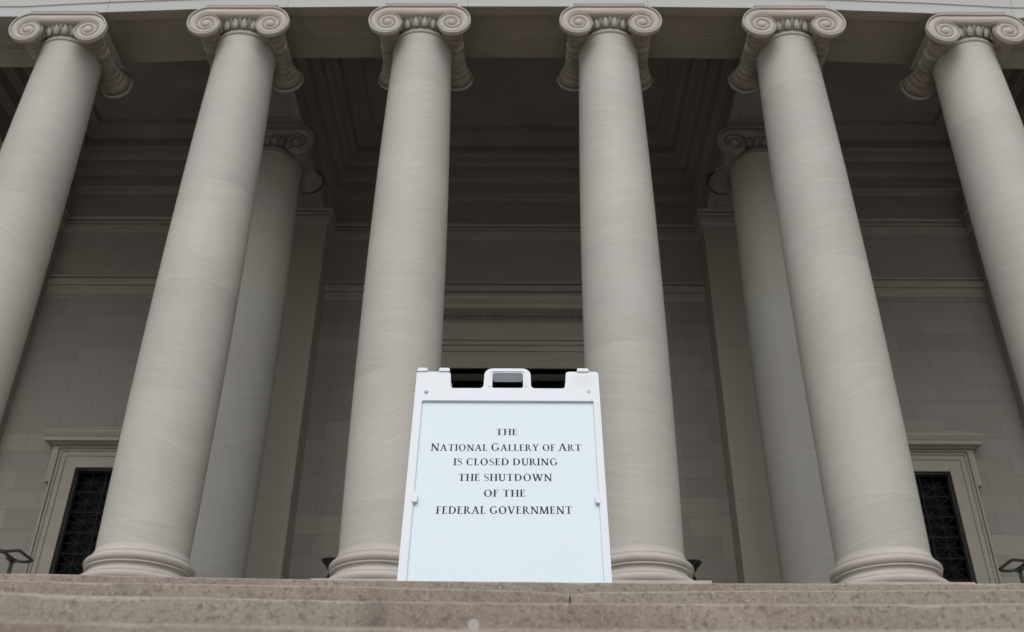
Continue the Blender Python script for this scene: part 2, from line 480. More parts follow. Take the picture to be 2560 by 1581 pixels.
# ------------------------------------------------------------------ steps, landing, floor, ground
def sag(k, x):
    """the treads are dished by wear"""
    if k > 3: return 0.0
    s_ = 1.0-0.203*k; a = (0.006, 0.0035, 0.004, 0.002)[k]; b_ = (0.0115, 0.0092, 0.0097, 0.0045)[k]
    t = max(-1.0, min(1.0, (x-0.25*s_)/(1.25*s_)))
    return -a+b_*t*t

SKYLIT = []
def step_block(mb, x0, x1, yf, yb, zt, zb, seed, joint_l=True, joint_r=True, n=None, k_=9):
    """stone step with a rounded, slightly chipped arris"""
    n = n or max(8, int((x1-x0)/0.02))
    rows = []
    R_ = 0.0026
    for i in range(n+1):
        x = x0+(x1-x0)*i/n
        ch = max(0.0, mnoise.noise(Vector((x*9.0, seed*3.1, 0.0)))-0.25)*0.010
        ch += max(0.0, mnoise.noise(Vector((x*38.0, seed*5.7, 4.0)))-0.38)*0.010
        wav = mnoise.noise(Vector((x*1.3, seed*7.7, 9.0)))*0.0016
        e = min((x-x0) if joint_l else 9, (x1-x) if joint_r else 9)
        ed = 0.006*max(0.0, 1-e/0.03)**1.5 + 0.0045*max(0.0, 1-e/0.30)
        r = R_+ch
        sg = sag(k_, x)
        zt_ = zt - ed + wav + sg
        row = [(x, yf+0.0, zb)]
        row.append((x, yf, zt_-r-0.02))
        for k in range(5):
            a = PI/2*k/4
            row.append((x, yf+r-r*math.cos(a), zt_-r+r*math.sin(a)))
        row += [(x, yf+0.05, zt+sg), (x, yb, zt+sg), (x, yb, zb)]
        rows.append(row)
    o = len(mb.v); f0 = len(mb.f); mb.grid(rows)
    m = len(rows[0])
    for i in range(n):
        for j in range(2, 6): SKYLIT.append(f0+i*(m-1)+j)
    mb.f.append(tuple(o+m-1-i for i in range(m))); mb.f.append(tuple(o+n*m+i for i in range(m)))

mb = MB()
joints = {1: 0.079, 0: 1.22, 2: -1.45, 3: 1.3, 4: 0.3}
for k in range(0, 24):
    yk, zk = Y1-k*TREAD, Z1-k*RISE
    yb = (yk+0.62) if k == 0 else (yk+TREAD+0.08)
    j = joints.get(k, 0.5+0.9*math.sin(k*2.3))
    xs = [j+2.44*i for i in range(-6, 7)]
    for a, b_ in zip(xs[:-1], xs[1:]):
        near = k < 5 and abs((a+b_)/2) < 3.8
        # a hairline of mortar space between neighbouring blocks
        step_block(mb, a+0.0016, b_-0.0016, yk, yb, zk, zk-RISE-0.03, k+a*0.37, n=None if near else 6, k_=k)
steps = mb.build("steps", MAT['granite'], smooth=50)
steps.data.materials.append(MAT['granite_skylit'])
for i in SKYLIT: steps.data.polygons[i].material_index = 1
tag(steps, "broad pink granite steps with chipped edges in front of the sign", "steps", kind='structure')

mb = MB()
for k in range(0, 24):
    yk, zk = Y1-k*TREAD, Z1-k*RISE
    mb.box(-14.5, 14.5, yk+0.012, yk+0.5, zk-RISE-0.06, zk-0.012)
bedding = mb.build("step_mortar", MAT['dirt'])
bedding.data.materials[0] = plain("dark_mortar", (0.10, 0.085, 0.072), 0.9, 0, 0.1, 0.2, 30)
tag(bedding, "dark mortar bed in the joints of the steps", kind='structure')

mb = MB(); mb.box(-15, 15, Y1+0.621, 5.3, Z1-0.30, Z1-0.002)
tag(mb.build("landing", MAT['granite']), kind='structure')
mb = MB()
NS = 24
for k in range(NS):
    y = 5.0+k*(9.6/NS)
    mb.box(-15, 15, y, y+9.6/NS+0.12, Z1-0.30+(ZF-Z1)*k/NS, Z1+(ZF-Z1)*(k+1)/NS-(0.004 if k < NS-1 else 0.0))
tag(mb.build("upper_steps", MAT['granite']), kind='structure')
mb = MB(); mb.box(-22, 22, 5.0+9.6+0.121, 24.4, ZF-0.4, ZF)
tag(mb.build("portico_floor", MAT['floor']), kind='structure')
zg = Z1-24*RISE+0.02
mb = MB(); mb.add([(-900, -900, zg), (900, -900, zg), (900, 900, zg), (-900, 900, zg)], [(0, 1, 2, 3)])
tag(mb.build("ground", MAT['plaza']), kind='structure')

# ------------------------------------------------------------------ building
bld = thing("museum_building", (-0.15, SW, ZF), "neoclassical stone gallery front with coffered porch ceiling behind the columns", "building")

# --- walls with openings
mb = MB()
DXC, DHW, DTOP = -0.20, 2.05, 12.88     # doorway
def wall_with_hole(mb, x0, x1, yf, yb, z0, z1, hx0, hx1, hz0, hz1):
    if hx0 > x0: mb.box(x0, hx0, yf, yb, z0, z1)
    if x1 > hx1: mb.box(hx1, x1, yf, yb, z0, z1)
    mb.box(hx0, hx1, yf, yb, hz1, z1)
    if hz0 > z0: mb.box(hx0, hx1, yf, yb, z0, hz0)
PIL = [(-14.95, -13.2), (-7.1, -5.5), (5.2, 6.8), (12.87, 14.65)]
wall_with_hole(mb, -6.3, 6.0, CW, CW+0.8, ZF, 18.6, DXC-DHW, DXC+DHW, ZF, DTOP)
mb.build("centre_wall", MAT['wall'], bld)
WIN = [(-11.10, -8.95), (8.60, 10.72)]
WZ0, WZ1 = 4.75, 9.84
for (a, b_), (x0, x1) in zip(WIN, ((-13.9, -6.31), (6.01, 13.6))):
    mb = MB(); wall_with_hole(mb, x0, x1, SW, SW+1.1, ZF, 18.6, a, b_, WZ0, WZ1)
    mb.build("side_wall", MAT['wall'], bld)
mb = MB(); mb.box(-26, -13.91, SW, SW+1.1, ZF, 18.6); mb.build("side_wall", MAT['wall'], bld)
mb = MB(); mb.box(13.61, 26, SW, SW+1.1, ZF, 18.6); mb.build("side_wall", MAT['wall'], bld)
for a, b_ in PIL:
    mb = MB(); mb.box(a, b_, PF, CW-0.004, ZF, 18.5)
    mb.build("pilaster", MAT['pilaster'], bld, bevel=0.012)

# plan line that the wall mouldings follow
plan = [(-26, SW)]
for i, (a, b_) in enumerate(PIL):
    w0 = CW if i == 2 else SW
    w1 = CW if i == 1 else SW
    plan += [(a, w0), (a, PF), (b_, PF), (b_, w1)]
plan.append((26, SW))
mb = MB()
mb.sweep(plan, [(0.002, 17.13), (0.045, 17.14), (0.045, 17.19), (0.07, 17.20), (0.07, 17.33), (0.085, 17.335), (0.085, 17.37), (0.02, 17.372), (0.02, 17.452),
               (0.10, 17.455), (0.115, 17.475), (0.10, 17.495), (0.03, 17.497), (0.03, 17.56), (0.13, 17.562), (0.14, 17.60), (0.14, 17.64)])
mb.build("wall_cornice", MAT['trim'], bld, smooth=25)
# string courses
def course(pts):
    mb = MB()
    mb.sweep(pts, [(0.002, 15.015), (0.03, 15.018), (0.03, 15.285), (0.004, 15.287), (0.004, 15.325), (0.06, 15.327), (0.085, 15.36), (0.085, 15.50), (0.02, 15.502), (0.02, 15.565), (0.10, 15.567), (0.105, 15.60), (0.10, 15.625), (0.002, 15.65)])
    mb.build("string_course", MAT['trim'], bld, smooth=25)
course([(-13.2+0.002, SW), (-7.1-0.002, SW)]); course([(6.8+0.002, SW), (12.87-0.002, SW)])
course([(-5.5+0.002, CW), (5.2-0.002, CW)])

# --- architrave with panelled soffit
AF, AB = 15.407, 16.944
mb = MB()
XL, XR = -26.0, 26.0
def bow(x):
    """the horizontals rise slightly towards the middle of the front"""
    return 0.13-0.28*(min(abs(x+0.1), 11.0)/10.2)**3
def warp(mb, lift=0.0):
    for i, (x, y, z) in enumerate(mb.v):
        f = max(0.0, min(1.0, (22.9-y)/(22.9-AB)))
        mb.v[i] = (x, y, z+bow(x)*f+(lift if (lift and y < AB+0.01 and z < ZA+0.01) else 0.0))
def hq(mb, x0, x1, y0, y1, z): mb.add([(x0,y0,z),(x1,y0,z),(x1,y1,z),(x0,y1,z)], [(0,3,2,1)])
P0, P1 = 15.66, 16.38
xs = [XL]+[x for x in ALLX]+[XR]
edges = []
for a, b_ in zip(ALLX[:-1], ALLX[1:]): edges.append((a+0.97, b_-0.97))
edges = [(XL+1, ALLX[0]-0.97)]+edges+[(ALLX[-1]+0.97, XR-1)]
brk = sorted([XL, XR]+[e for ab in edges for e in ab]+list(ALLX))
for a, b_ in zip(brk[:-1], brk[1:]): hq(mb, a, b_, AF, P0, ZA); hq(mb, a, b_, P1, AB, ZA)
prev = XL
for a, b_ in edges:
    hq(mb, prev, a, P0, P1, ZA)
    mb.ring(a, b_, P0, P1, [(0, ZA), (0.0, ZA+0.045), (0.04, ZA+0.05), (0.05, ZA+0.09), (0.10, ZA+0.095), (0.11, ZA+0.115)])
    prev = b_
hq(mb, prev, XR, P0, P1, ZA)
warp(mb)
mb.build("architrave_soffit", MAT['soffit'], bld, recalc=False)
mb = MB()
front = [(AF, ZA), (AF, ZA+0.30), (AF-0.025, ZA+0.31), (AF-0.025, ZA+0.68), (AF-0.05, ZA+0.69), (AF-0.05, ZA+1.10), (AF-0.16, ZA+1.22), (AF-0.16, ZA+1.30),
         (AF-0.02, ZA+1.31), (AF-0.02, ZA+2.4), (AF-0.25, ZA+2.6), (AF-0.25, ZA+2.7), (AF-0.75, ZA+2.75), (AF-0.85, ZA+3.1), (AF+6, ZA+3.3)]
mb.grid([[(x, y, z) for y, z in front] for x in brk])
warp(mb)
mb.build("entablature", MAT['fascia'], bld, recalc=False)

# --- beams and coffered ceiling
BX = [(ALLX[0]-0.7, ALLX[0]+0.7), (-6.30-0.70, -6.30+0.70), (6.02-0.70, 6.02+0.70), (ALLX[-1]-0.7, ALLX[-1]+0.7)]
BY1 = PF+0.30
for (a, b_), pil in zip(BX, PIL):
    mb = MB()
    segs = [(AB, 17.25, None), (17.25, 18.95, 1), (18.95, 20.95, None), (20.95, 22.45, 1), (22.45, BY1, None)]
    for y0, y1, pan in segs:
        if pan is None: hq(mb, a, b_, y0, y1, ZA)
        else:
            hq(mb, a, a+0.2, y0, y1, ZA); hq(mb, b_-0.2, b_, y0, y1, ZA)
            mb.ring(a+0.2, b_-0.2, y0, y1, [(0, ZA), (0, ZA+0.04), (0.05, ZA+0.045), (0.07, ZA+0.07), (0.12, ZA+0.075)])
    warp(mb)
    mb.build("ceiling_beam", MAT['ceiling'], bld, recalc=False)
CPROF = [(0, ZA), (0, 18.46), (0.05, 18.47), (0.09, 18.52), (0.10, 18.57), (0.16, 18.585), (0.19, 18.63), (0.20, 19.02), (0.26, 19.03), (0.30, 19.08), (0.31, 19.13),
         (0.38, 19.14), (0.40, 19.20), (0.41, 19.46), (0.50, 19.50), (0.56, 19.58), (0.58, 19.66), (0.70, 19.67), (0.74, 19.72), (0.75, 20.0), (0.85, 20.02), (0.92, 20.08), (0.94, 20.13),
         (1.22, 20.14), (1.25, 20.19), (1.26, 20.30), (1.32, 20.31)]
def coffer(x0, x1, y1):
    mb = MB(); mb.ring(x0, x1, AB, y1, CPROF)
    warp(mb, 0.07)
    mb.build("ceiling_coffer", MAT['ceiling'], bld, smooth=28, recalc=False)
coffer(BX[1][1], BX[2][0], CW-0.11)
coffer(BX[0][1], BX[1][0], SW-0.11)
coffer(BX[2][1], BX[3][0], SW-0.11)
for a, b_ in ((XL, BX[0][0]), (BX[3][1], XR)):
    mb = MB(); hq(mb, a, b_, AB, SW, ZA+0.3)
    mb.build("ceiling_end_slab", MAT['ceiling'], bld, recalc=False)
mb = MB(); mb.box(XL, XR, AF+0.3, SW+1.0, ZA+3.0, ZA+3.15)
mb.build("roof", MAT['trim'], bld)

# --- doorway
mb = MB()
def door_ring(x0, x1, z0, z1, w, yf, yb):
    mb.box(x0-w, x0, yf, yb, z0, z1+w); mb.box(x1, x1+w, yf, yb, z0, z1+w); mb.box(x0, x1, yf, yb, z1, z1+w)
x0, x1 = DXC-DHW, DXC+DHW
dw = mb
# stepped architrave (three bands), butted one outside the other
door_ring(x0, x1, ZF, DTOP, 0.50, CW-0.05, CW+0.30)
door_ring(x0-0.50, x1+0.50, ZF, DTOP+0.50, 0.17, CW-0.085, CW-0.002)
door_ring(x0-0.67, x1+0.67, ZF, DTOP+0.67, 0.13, CW-0.135, CW-0.002)
door_ring(x0-0.80, x1+0.80, ZF, DTOP+0.80, 0.09, CW-0.19, CW-0.002)
door_ring(x0-0.89, x1+0.89, ZF, DTOP+0.89, 0.06, CW-0.15, CW-0.002)
mb.box(x0-0.60, x1+0.60, CW-0.055, CW-0.002, DTOP+0.952, DTOP+1.43)
surround = mb.build("door_surround", MAT['trim'], bld, bevel=0.012)
tag(surround)
mb = MB()
cz = DTOP+1.432
prof = [(0.05, cz), (0.07, cz+0.01), (0.075, cz+0.16), (0.16, cz+0.175), (0.17, cz+0.20), (0.47, cz+0.205), (0.47, cz+0.34), (0.49, cz+0.35), (0.55, cz+0.46), (0.57, cz+0.50), (0.57, cz+0.55), (0.02, cz+0.72)]
hw = DHW+0.72
mb.sweep([(DXC-hw, CW), (DXC-hw, CW-0.001), (DXC+hw, CW-0.001), (DXC+hw, CW)], prof)
# the little returns at both ends are closed by the sweep itself
dc = mb.build("door_cornice", MAT['trim'], surround, smooth=30)
mb = MB()
nd = 64
for i in range(nd):                                   # bead row under the corona
    x = DXC-hw-0.06+(2*hw+0.12)*(i+0.5)/nd
    mb.ellipsoid((x, CW-0.135, cz+0.085), (0.022, 0.06, 0.07), 8, 5)
mb.build("bead_row", MAT['trim'], surround, smooth=60)
mb = MB()
nd = 52
mb.box(DXC-hw-0.46, DXC+hw+0.46, CW-0.532, CW-0.50, cz+0.385, cz+0.445)
for i in range(nd):                                   # leaf row on the crown
    x = DXC-hw-0.46+(2*hw+0.92)*(i+0.5)/nd
    mb.ellipsoid((x, CW-0.53, cz+0.415), (0.036, 0.035, 0.05), 8, 5)
mb.build("leaf_row", MAT['trim'], surround, smooth=60)
mb = MB()
for sgn in (0, 1):
    a, b_ = (x0+0.04, DXC-0.01) if sgn == 0 else (DXC+0.01, x1-0.04)
    mb = MB()
    yy = CW+0.58
    mb.box(a, b_, yy, yy+0.08, ZF+0.02, 9.6)
    for q_ in range(4):
        z0_ = ZF+0.25+q_*1.33
        mb.box(a+0.2, b_-0.2, yy-0.035, yy-0.002, z0_, z0_+1.08)
    lf = mb.build("door_leaf", MAT['bronze'], bld, bevel=0.01)
    mb = MB(); hx = DXC-0.12 if sgn == 0 else DXC+0.12
    mb.tube([(hx, yy-0.02, 5.2), (hx, yy-0.09, 5.22), (hx, yy-0.09, 5.58), (hx, yy-0.02, 5.6)], 0.015, 8)
    mb.build("handle", MAT['bronze'], lf, smooth=60)
mb = MB(); mb.box(x0, x1, CW+0.56, CW+0.72, 9.62, 9.9)
for i in range(1, 6):
    x = x0+(x1-x0)*i/6; mb.box(x-0.02, x+0.02, CW+0.6, CW+0.64, 9.9, DTOP)
for z in (10.9, 11.9): mb.box(x0, x1, CW+0.605, CW+0.635, z-0.02, z+0.02)
tr = mb.build("transom", MAT['bronze'], bld)
mb = MB(); mb.box(x0-0.2, x1+0.2, CW+0.68, CW+0.70, 9.9, DTOP+0.3); mb.build("pane", MAT['glass'], tr)
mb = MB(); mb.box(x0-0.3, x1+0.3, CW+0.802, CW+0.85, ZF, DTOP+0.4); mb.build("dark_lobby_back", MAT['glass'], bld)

# --- grilled windows
def window(wx0, wx1, mirror):
    mb = MB()
    yf = SW
    W1, W2 = 0.40, 0.22
    # flat inner band, splayed outer band with ears at the head
    def ring(a, b_, z0, z1, w, f, bk):
        mb.box(a-w, a, f, bk, z0, z1+w); mb.box(b_, b_+w, f, bk, z0, z1+w); mb.box(a, b_, f, bk, z1, z1+w)
    ring(wx0, wx1, WZ0, WZ1, 0.30, yf-0.05, yf+0.06)
    ring(wx0-0.30, wx1+0.30, WZ0, WZ1+0.30, 0.12, yf-0.075, yf-0.002)
    ring(wx0-0.42, wx1+0.42, WZ0, WZ1+0.42, 0.07, yf-0.10, yf-0.002)
    ring(wx0-0.49, wx1+0.49, WZ0, WZ1+0.49, 0.05, yf-0.15, yf-0.002)
    for s_ in (-1, 1):                              # ears
        xa = (wx0-0.54) if s_ < 0 else (wx1+0.54)
        mb.box(min(xa, xa+s_*0.11), max(xa, xa+s_*0.11), yf-0.149, yf-0.002, 9.42, WZ1+0.54)
    mb.box(wx0-0.6, wx1+0.6, yf-0.2, yf-0.002, WZ0-0.2, WZ0-0.002)     # sill
    fr = mb.build("window", MAT['trim'], bld, bevel=0.008)
    mb = MB()
    z = WZ1+0.545
    prof = [(0.10, z), (0.19, z+0.015), (0.22, z+0.05), (0.36, z+0.055), (0.36, z+0.15), (0.38, z+0.16), (0.42, z+0.23), (0.44, z+0.26), (0.44, z+0.30), (0.02, z+0.60)]
    a, b_ = wx0-0.45, wx1+0.45
    mb.sweep([(a, SW), (a, SW-0.001), (b_, SW-0.001), (b_, SW)], prof)
    mb.build("window_cornice", MAT['trim'], fr, smooth=30)
    mb = MB()
    gy = yf+0.20
    n = 3; cw = (wx1-wx0-0.10)/n; ch = 0.52; xs0 = wx0+0.05
    top = WZ1-0.06
    rows = int((top-WZ0)/ch)+1
    mb.box(wx0, wx0+0.05, gy-0.04, gy+0.04, WZ0, WZ1); mb.box(wx1-0.05, wx1, gy-0.04, gy+0.04, WZ0, WZ1); mb.box(wx0+0.05, wx1-0.05, gy-0.04, gy+0.04, top, WZ1)
    for i in range(1, n): mb.bar((xs0+i*cw, gy, WZ0), (xs0+i*cw, gy, top), 0.028, 0.05)
    for i in range(n): mb.bar((xs0+(i+0.5)*cw, gy+0.003, WZ0), (xs0+(i+0.5)*cw, gy+0.003, top), 0.016, 0.035)
    for r_ in range(rows):
        z1_ = top-r_*ch; z0_ = max(WZ0, z1_-ch)
        mb.bar((xs0, gy+0.006, z0_), (wx1-0.05, gy+0.006, z0_), 0.026, 0.05)
        if z1_-z0_ < ch*0.9: continue
        mb.bar((xs0, gy+0.009, (z0_+z1_)/2), (wx1-0.05, gy+0.009, (z0_+z1_)/2), 0.014, 0.03)
        for i in range(n):
            xa, xb = xs0+i*cw, xs0+(i+1)*cw
            mb.bar((xa, gy+0.012, z0_), (xb, gy+0.012, z1_), 0.016, 0.028); mb.bar((xa, gy+0.015, z1_), (xb, gy+0.015, z0_), 0.016, 0.026)
            mb.ellipsoid(((xa+xb)/2, gy, (z0_+z1_)/2), (0.05, 0.035, 0.05), 8, 6)
    mb.build("grille", MAT['bronze'], fr)
    mb = MB(); mb.box(wx0-0.05, wx1+0.05, yf+0.34, yf+0.36, WZ0-0.05, WZ1+0.05); mb.build("pane", MAT['glass'], fr)
    return fr
window(*WIN[0], False); window(*WIN[1], True)

# ------------------------------------------------------------------ columns
RB, RT, ENT, ZB, ZT = 0.75, 0.6576, 0.1375, 5.1682-ZF, 16.85-ZF      # local heights above the portico floor
def torus_prof(r, z0, z1, n=9):
    c = (z0+z1)/2; h = (z1-z0)/2
    return [(r-h+h*math.cos(a), c+h*math.sin(a)) for a in [(-PI/2+PI*i/n) for i in range(n+1)]]

def make_column(mat_shaft, loc, label, group):
    t = thing("stone_column", loc, label, "column", group)
    mb = MB(); mb.box(-0.985, 0.985, -0.985, 0.985, 0.0, 0.43)
    mb.build("plinth", MAT['base'], t, bevel=0.01, world=False)
    mb = MB()
    p = [(0.90, 0.432)]+torus_prof(0.975, 0.434, 0.588, 12)+[(0.86, 0.589), (0.86, 0.592), (0.90, 0.593), (0.90, 0.612)]
    for i in range(9):                                     # scotia
        a = i/8; p.append((0.885-0.075*math.sin(PI*min(1, a*0.62+0.0))*1.0-0.0*a, 0.614+0.122*a))
    p += [(0.855, 0.742), (0.86, 0.745), (0.86, 0.768), (0.855, 0.770), (0.815, 0.772)]+torus_prof(0.888, 0.774, 0.912, 12)+[(0.775, 0.913), (0.775, 0.918), (0.802, 0.920), (0.802, 0.962), (0.785, 0.985), (0.768, 1.02), (0.755, 1.07), (0.74, 1.07)]
    mb.lathe(p, 96); mb.build("base", MAT['base'], t, smooth=32, world=False)
    mb = MB(); p = []
    n = 64
    for i in range(n+1):
        u = i/n; z = 1.0+(ZT-1.0)*u
        uu = max(0.0, (z-ZB)/((16.757-ZF)-ZB))
        r = RB+(RT-RB)*uu+ENT*2*uu*(1-uu)
        if u > 0.985: r += 0.02*((u-0.985)/0.015)**2
        p.append((r, z))
    mb.lathe(p, 96); mb.build("shaft", mat_shaft, t, smooth=60, world=False)
    # capital: neck ring and core, carrying the abacus, egg moulding, scrolls and side bolsters
    zc = 12.80                      # eye height above the floor
    mb = MB()
    p = [(0.62, ZT-0.02), (0.672, ZT), (0.672, ZT+0.03)]+torus_prof(0.708, ZT+0.032, ZT+0.125, 8)+[(0.675, ZT+0.13), (0.675, ZT+0.17), (0.6, ZT+0.20), (0.6, 13.3)]
    mb.lathe(p, 72); cap = mb.build("capital", MAT['carved'], t, smooth=40, world=False)
    mb = MB()
    aw, ad, z0, z1 = 0.8038, 0.86, 13.305, ZA-ZF-0.002
    def slab(i0, i1, za, zb):
        mb.add([(-aw+i0, -ad+i0, za), (aw-i0, -ad+i0, za), (aw-i0, ad-i0, za), (-aw+i0, ad-i0, za), (-aw+i1, -ad+i1, zb), (aw-i1, -ad+i1, zb), (aw-i1, ad-i1, zb), (-aw+i1, ad-i1, zb)],
               [(0,3,2,1),(4,5,6,7),(0,1,5,4),(1,2,6,5),(2,3,7,6),(3,0,4,7)])
    slab(0.085, 0.055, z0, z0+0.032); slab(0.050, 0.022, z0+0.0322, z0+0.066); slab(0.018, 0.0, z0+0.0662, z1)
    mb.build("abacus", MAT['carved'], cap, world=False)
    mb = MB()
    mb.lathe([(0.58, ZT+0.15), (0.60, ZT+0.17), (0.64, ZT+0.28), (0.76, ZT+0.385), (0.80, ZT+0.42)], 72)
    ne = 24
    for i in range(ne):
        a = 2*PI*(i+0.5)/ne
        if abs(math.cos(a)) > 0.86: continue                # hidden behind the bolsters
        c_, s_ = math.cos(a), math.sin(a)
        rows = []
        for k in range(7):
            tt = PI*k/6
            zz = ZT+0.275-0.125*math.cos(tt)
            wr = 0.062*math.sin(tt)*(0.72+0.28*(k/6))
            rad = 0.735+0.075*(k/6)
            ring_ = []
            for m_ in range(8):
                b_ = 2*PI*m_/8
                dr, dt = wr*0.75*math.cos(b_), wr*math.sin(b_)
                ring_.append(((rad+dr)*c_-dt*s_, (rad+dr)*s_+dt*c_, zz))
            rows.append(ring_)
        mb.grid(rows, True)
        a2 = a+PI/ne                                          # dart between two eggs
        c_, s_ = math.cos(a2), math.sin(a2)
        mb.tube([(0.70*c_, 0.70*s_, ZT+0.17), (0.755*c_, 0.755*s_, ZT+0.27), (0.82*c_, 0.82*s_, ZT+0.385)], [0.006, 0.012, 0.02], 6)
        for s2 in (-1, 1):                                    # shell rim round the egg
            ptsr = []
            for k in range(6):
                tt = k/5; aa = a+s2*(0.098-0.055*(1-tt)**2); rr_ = 0.735+0.08*tt
                ptsr.append((rr_*math.cos(aa), rr_*math.sin(aa), ZT+0.16+0.225*tt))
            mb.tube(ptsr, 0.0115, 5)
    mb.build("egg_moulding", MAT['carved'], cap, smooth=50, world=False)
    # spiral scrolls
    ex, R0, B = 0.7066, 0.50, 0.105
    def h(u):
        if u < 0.02: return 0.030
        if u < 0.13: return 0.050
        if u < 0.17: return 0.050-0.034*(u-0.13)/0.04
        w = (u-0.17)/0.83
        return 0.016+0.030*math.sin(PI*min(1.0, w*1.02))**0.9 if w < 0.90 else 0.016+0.030*math.sin(PI*0.918)**0.9*(1-(w-0.9)/0.1)-0.012*((w-0.9)/0.1)
    US = [0, 0.02, 0.06, 0.13, 0.17, 0.22, 0.3, 0.4, 0.5, 0.6, 0.7, 0.8, 0.86, 0.91, 0.95, 1.0]
    yface = -0.845
    def scroll(sx, sy):
        mb = MB(); rows = []
        nphi = 132; tot = 2*PI*2.45
        for i in range(nphi+1):
            ph = tot*i/nphi
            ra, rb = R0*math.exp(-B*ph), R0*math.exp(-B*(ph+2*PI))
            k = ra/R0
            row = [(sx*(ex+ra*math.sin(ph)), sy*(yface+0.035), zc+ra*math.cos(ph))] if ph <= 2*PI+0.01 else [(sx*(ex+ra*math.sin(ph)), sy*(yface-0.0), zc+ra*math.cos(ph))]
            for u in US:
                r = ra+(rb-ra)*u
                row.append((sx*(ex+r*math.sin(ph)), sy*(yface-1.35*h(u)*(0.35+0.65*k)), zc+r*math.cos(ph)))
            rows.append(row)
        mb.grid(rows)
        er = R0*math.exp(-B*tot)*1.02
        mb.lathe([(er, sy*(yface+0.02)), (er, sy*(yface-0.022)), (er*0.85, sy*(yface-0.045)), (er*0.5, sy*(yface-0.06)), (0.002, sy*(yface-0.065))], 20, (sx*ex, zc), True, 'y')
        mb.build("volute", MAT['carved'], cap, smooth=45, world=False)
    for sy in (1, -1):
        for sx in (-1, 1): scroll(sx, sy)
    for sy in (1, -1):                                        # straight channel that joins the two scrolls
        mb = MB()
        rows = []
        for i in range(13):
            x = -ex+2*ex*i/12
            sag = 0.018*(1-(x/ex)**2)
            ra, rb = R0, R0*math.exp(-B*2*PI)
            row = [(x, sy*(yface+0.17), zc+ra)]
            for u in US:
                row.append((x, sy*(yface-1.35*h(u)), zc+ra+(rb-sag-ra)*u))
            row.append((x, sy*(yface+0.25), zc+rb-sag+0.004))
            rows.append(row)
        mb.grid(rows)
        mb.build("channel", MAT['carved'], cap, smooth=45, world=False)
    for sx in (-1, 1):                                        # bolsters along the sides
        mb = MB()
        p = []
        for i in range(81):
            v = -0.80+1.6*i/80
            w = abs(v)/0.80
            r = 0.20+0.04*w+(0.075*w**5 if v < 0 else 0.13*w**2.6)
            if abs(v) < 0.20: r += 0.03
            if 0.05 < abs(v) < 0.085 or 0.13 < abs(v) < 0.165: r -= 0.045
            if abs(abs(v)-0.24) < 0.03: r -= 0.02
            if w > 0.4: r += 0.010*math.sin(v*46)
            p.append((r, v))
        mb.lathe(p, 40, (sx*ex, zc+0.03), True, 'y')
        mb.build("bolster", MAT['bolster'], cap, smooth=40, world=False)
    return t

FRONT = "pale stone columns along the front of the portico"
REAR = "shaded stone columns of the rear row"
labels = ["pale stone column at the far left, its foot cut off by the photo edge",
          "pale stone column in front of the left grilled window, whole round base showing",
          "pale stone column rising behind the left edge of the white sign",
          "pale stone column rising behind the right edge of the white sign",
          "pale stone column in front of the right grilled window, overlapping a rear column",
          "pale stone column at the far right, its foot cut off by the photo edge"]
proto = None
rear_proto = None
REAR_MESH = {}
for x, lb in zip(CX, labels):
    if proto is None:
        proto = make_column(MAT['marble'], (x, YC, ZF), lb, FRONT)
    else:
        c = copy_tree(proto); c.location = (x, YC, ZF); c['label'] = lb; c.scale.z = 1+bow(x)/13.4
proto.scale.z = 1+bow(CX[0])/13.4
for o_ in list(D.objects):
    if o_.name.startswith('capital') and o_.parent is not None and abs(o_.parent.location.x) > 9:
        o_.scale.x = 0.945 if o_.parent.location.x < 0 else 0.97
for x, lb in ((-6.36, "shaded grey stone column of the rear row beside the left wall pilaster"),
              (6.10, "shaded grey stone column of the rear row beside the right wall pilaster")):
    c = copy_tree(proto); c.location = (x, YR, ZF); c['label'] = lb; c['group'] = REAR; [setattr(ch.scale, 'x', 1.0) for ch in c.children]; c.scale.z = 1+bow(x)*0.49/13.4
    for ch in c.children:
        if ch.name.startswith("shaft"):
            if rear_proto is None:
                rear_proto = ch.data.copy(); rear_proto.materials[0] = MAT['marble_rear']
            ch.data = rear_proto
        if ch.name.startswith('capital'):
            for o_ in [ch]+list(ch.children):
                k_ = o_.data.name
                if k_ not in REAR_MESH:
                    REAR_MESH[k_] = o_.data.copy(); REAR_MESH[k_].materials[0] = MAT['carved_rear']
                o_.data = REAR_MESH[k_]

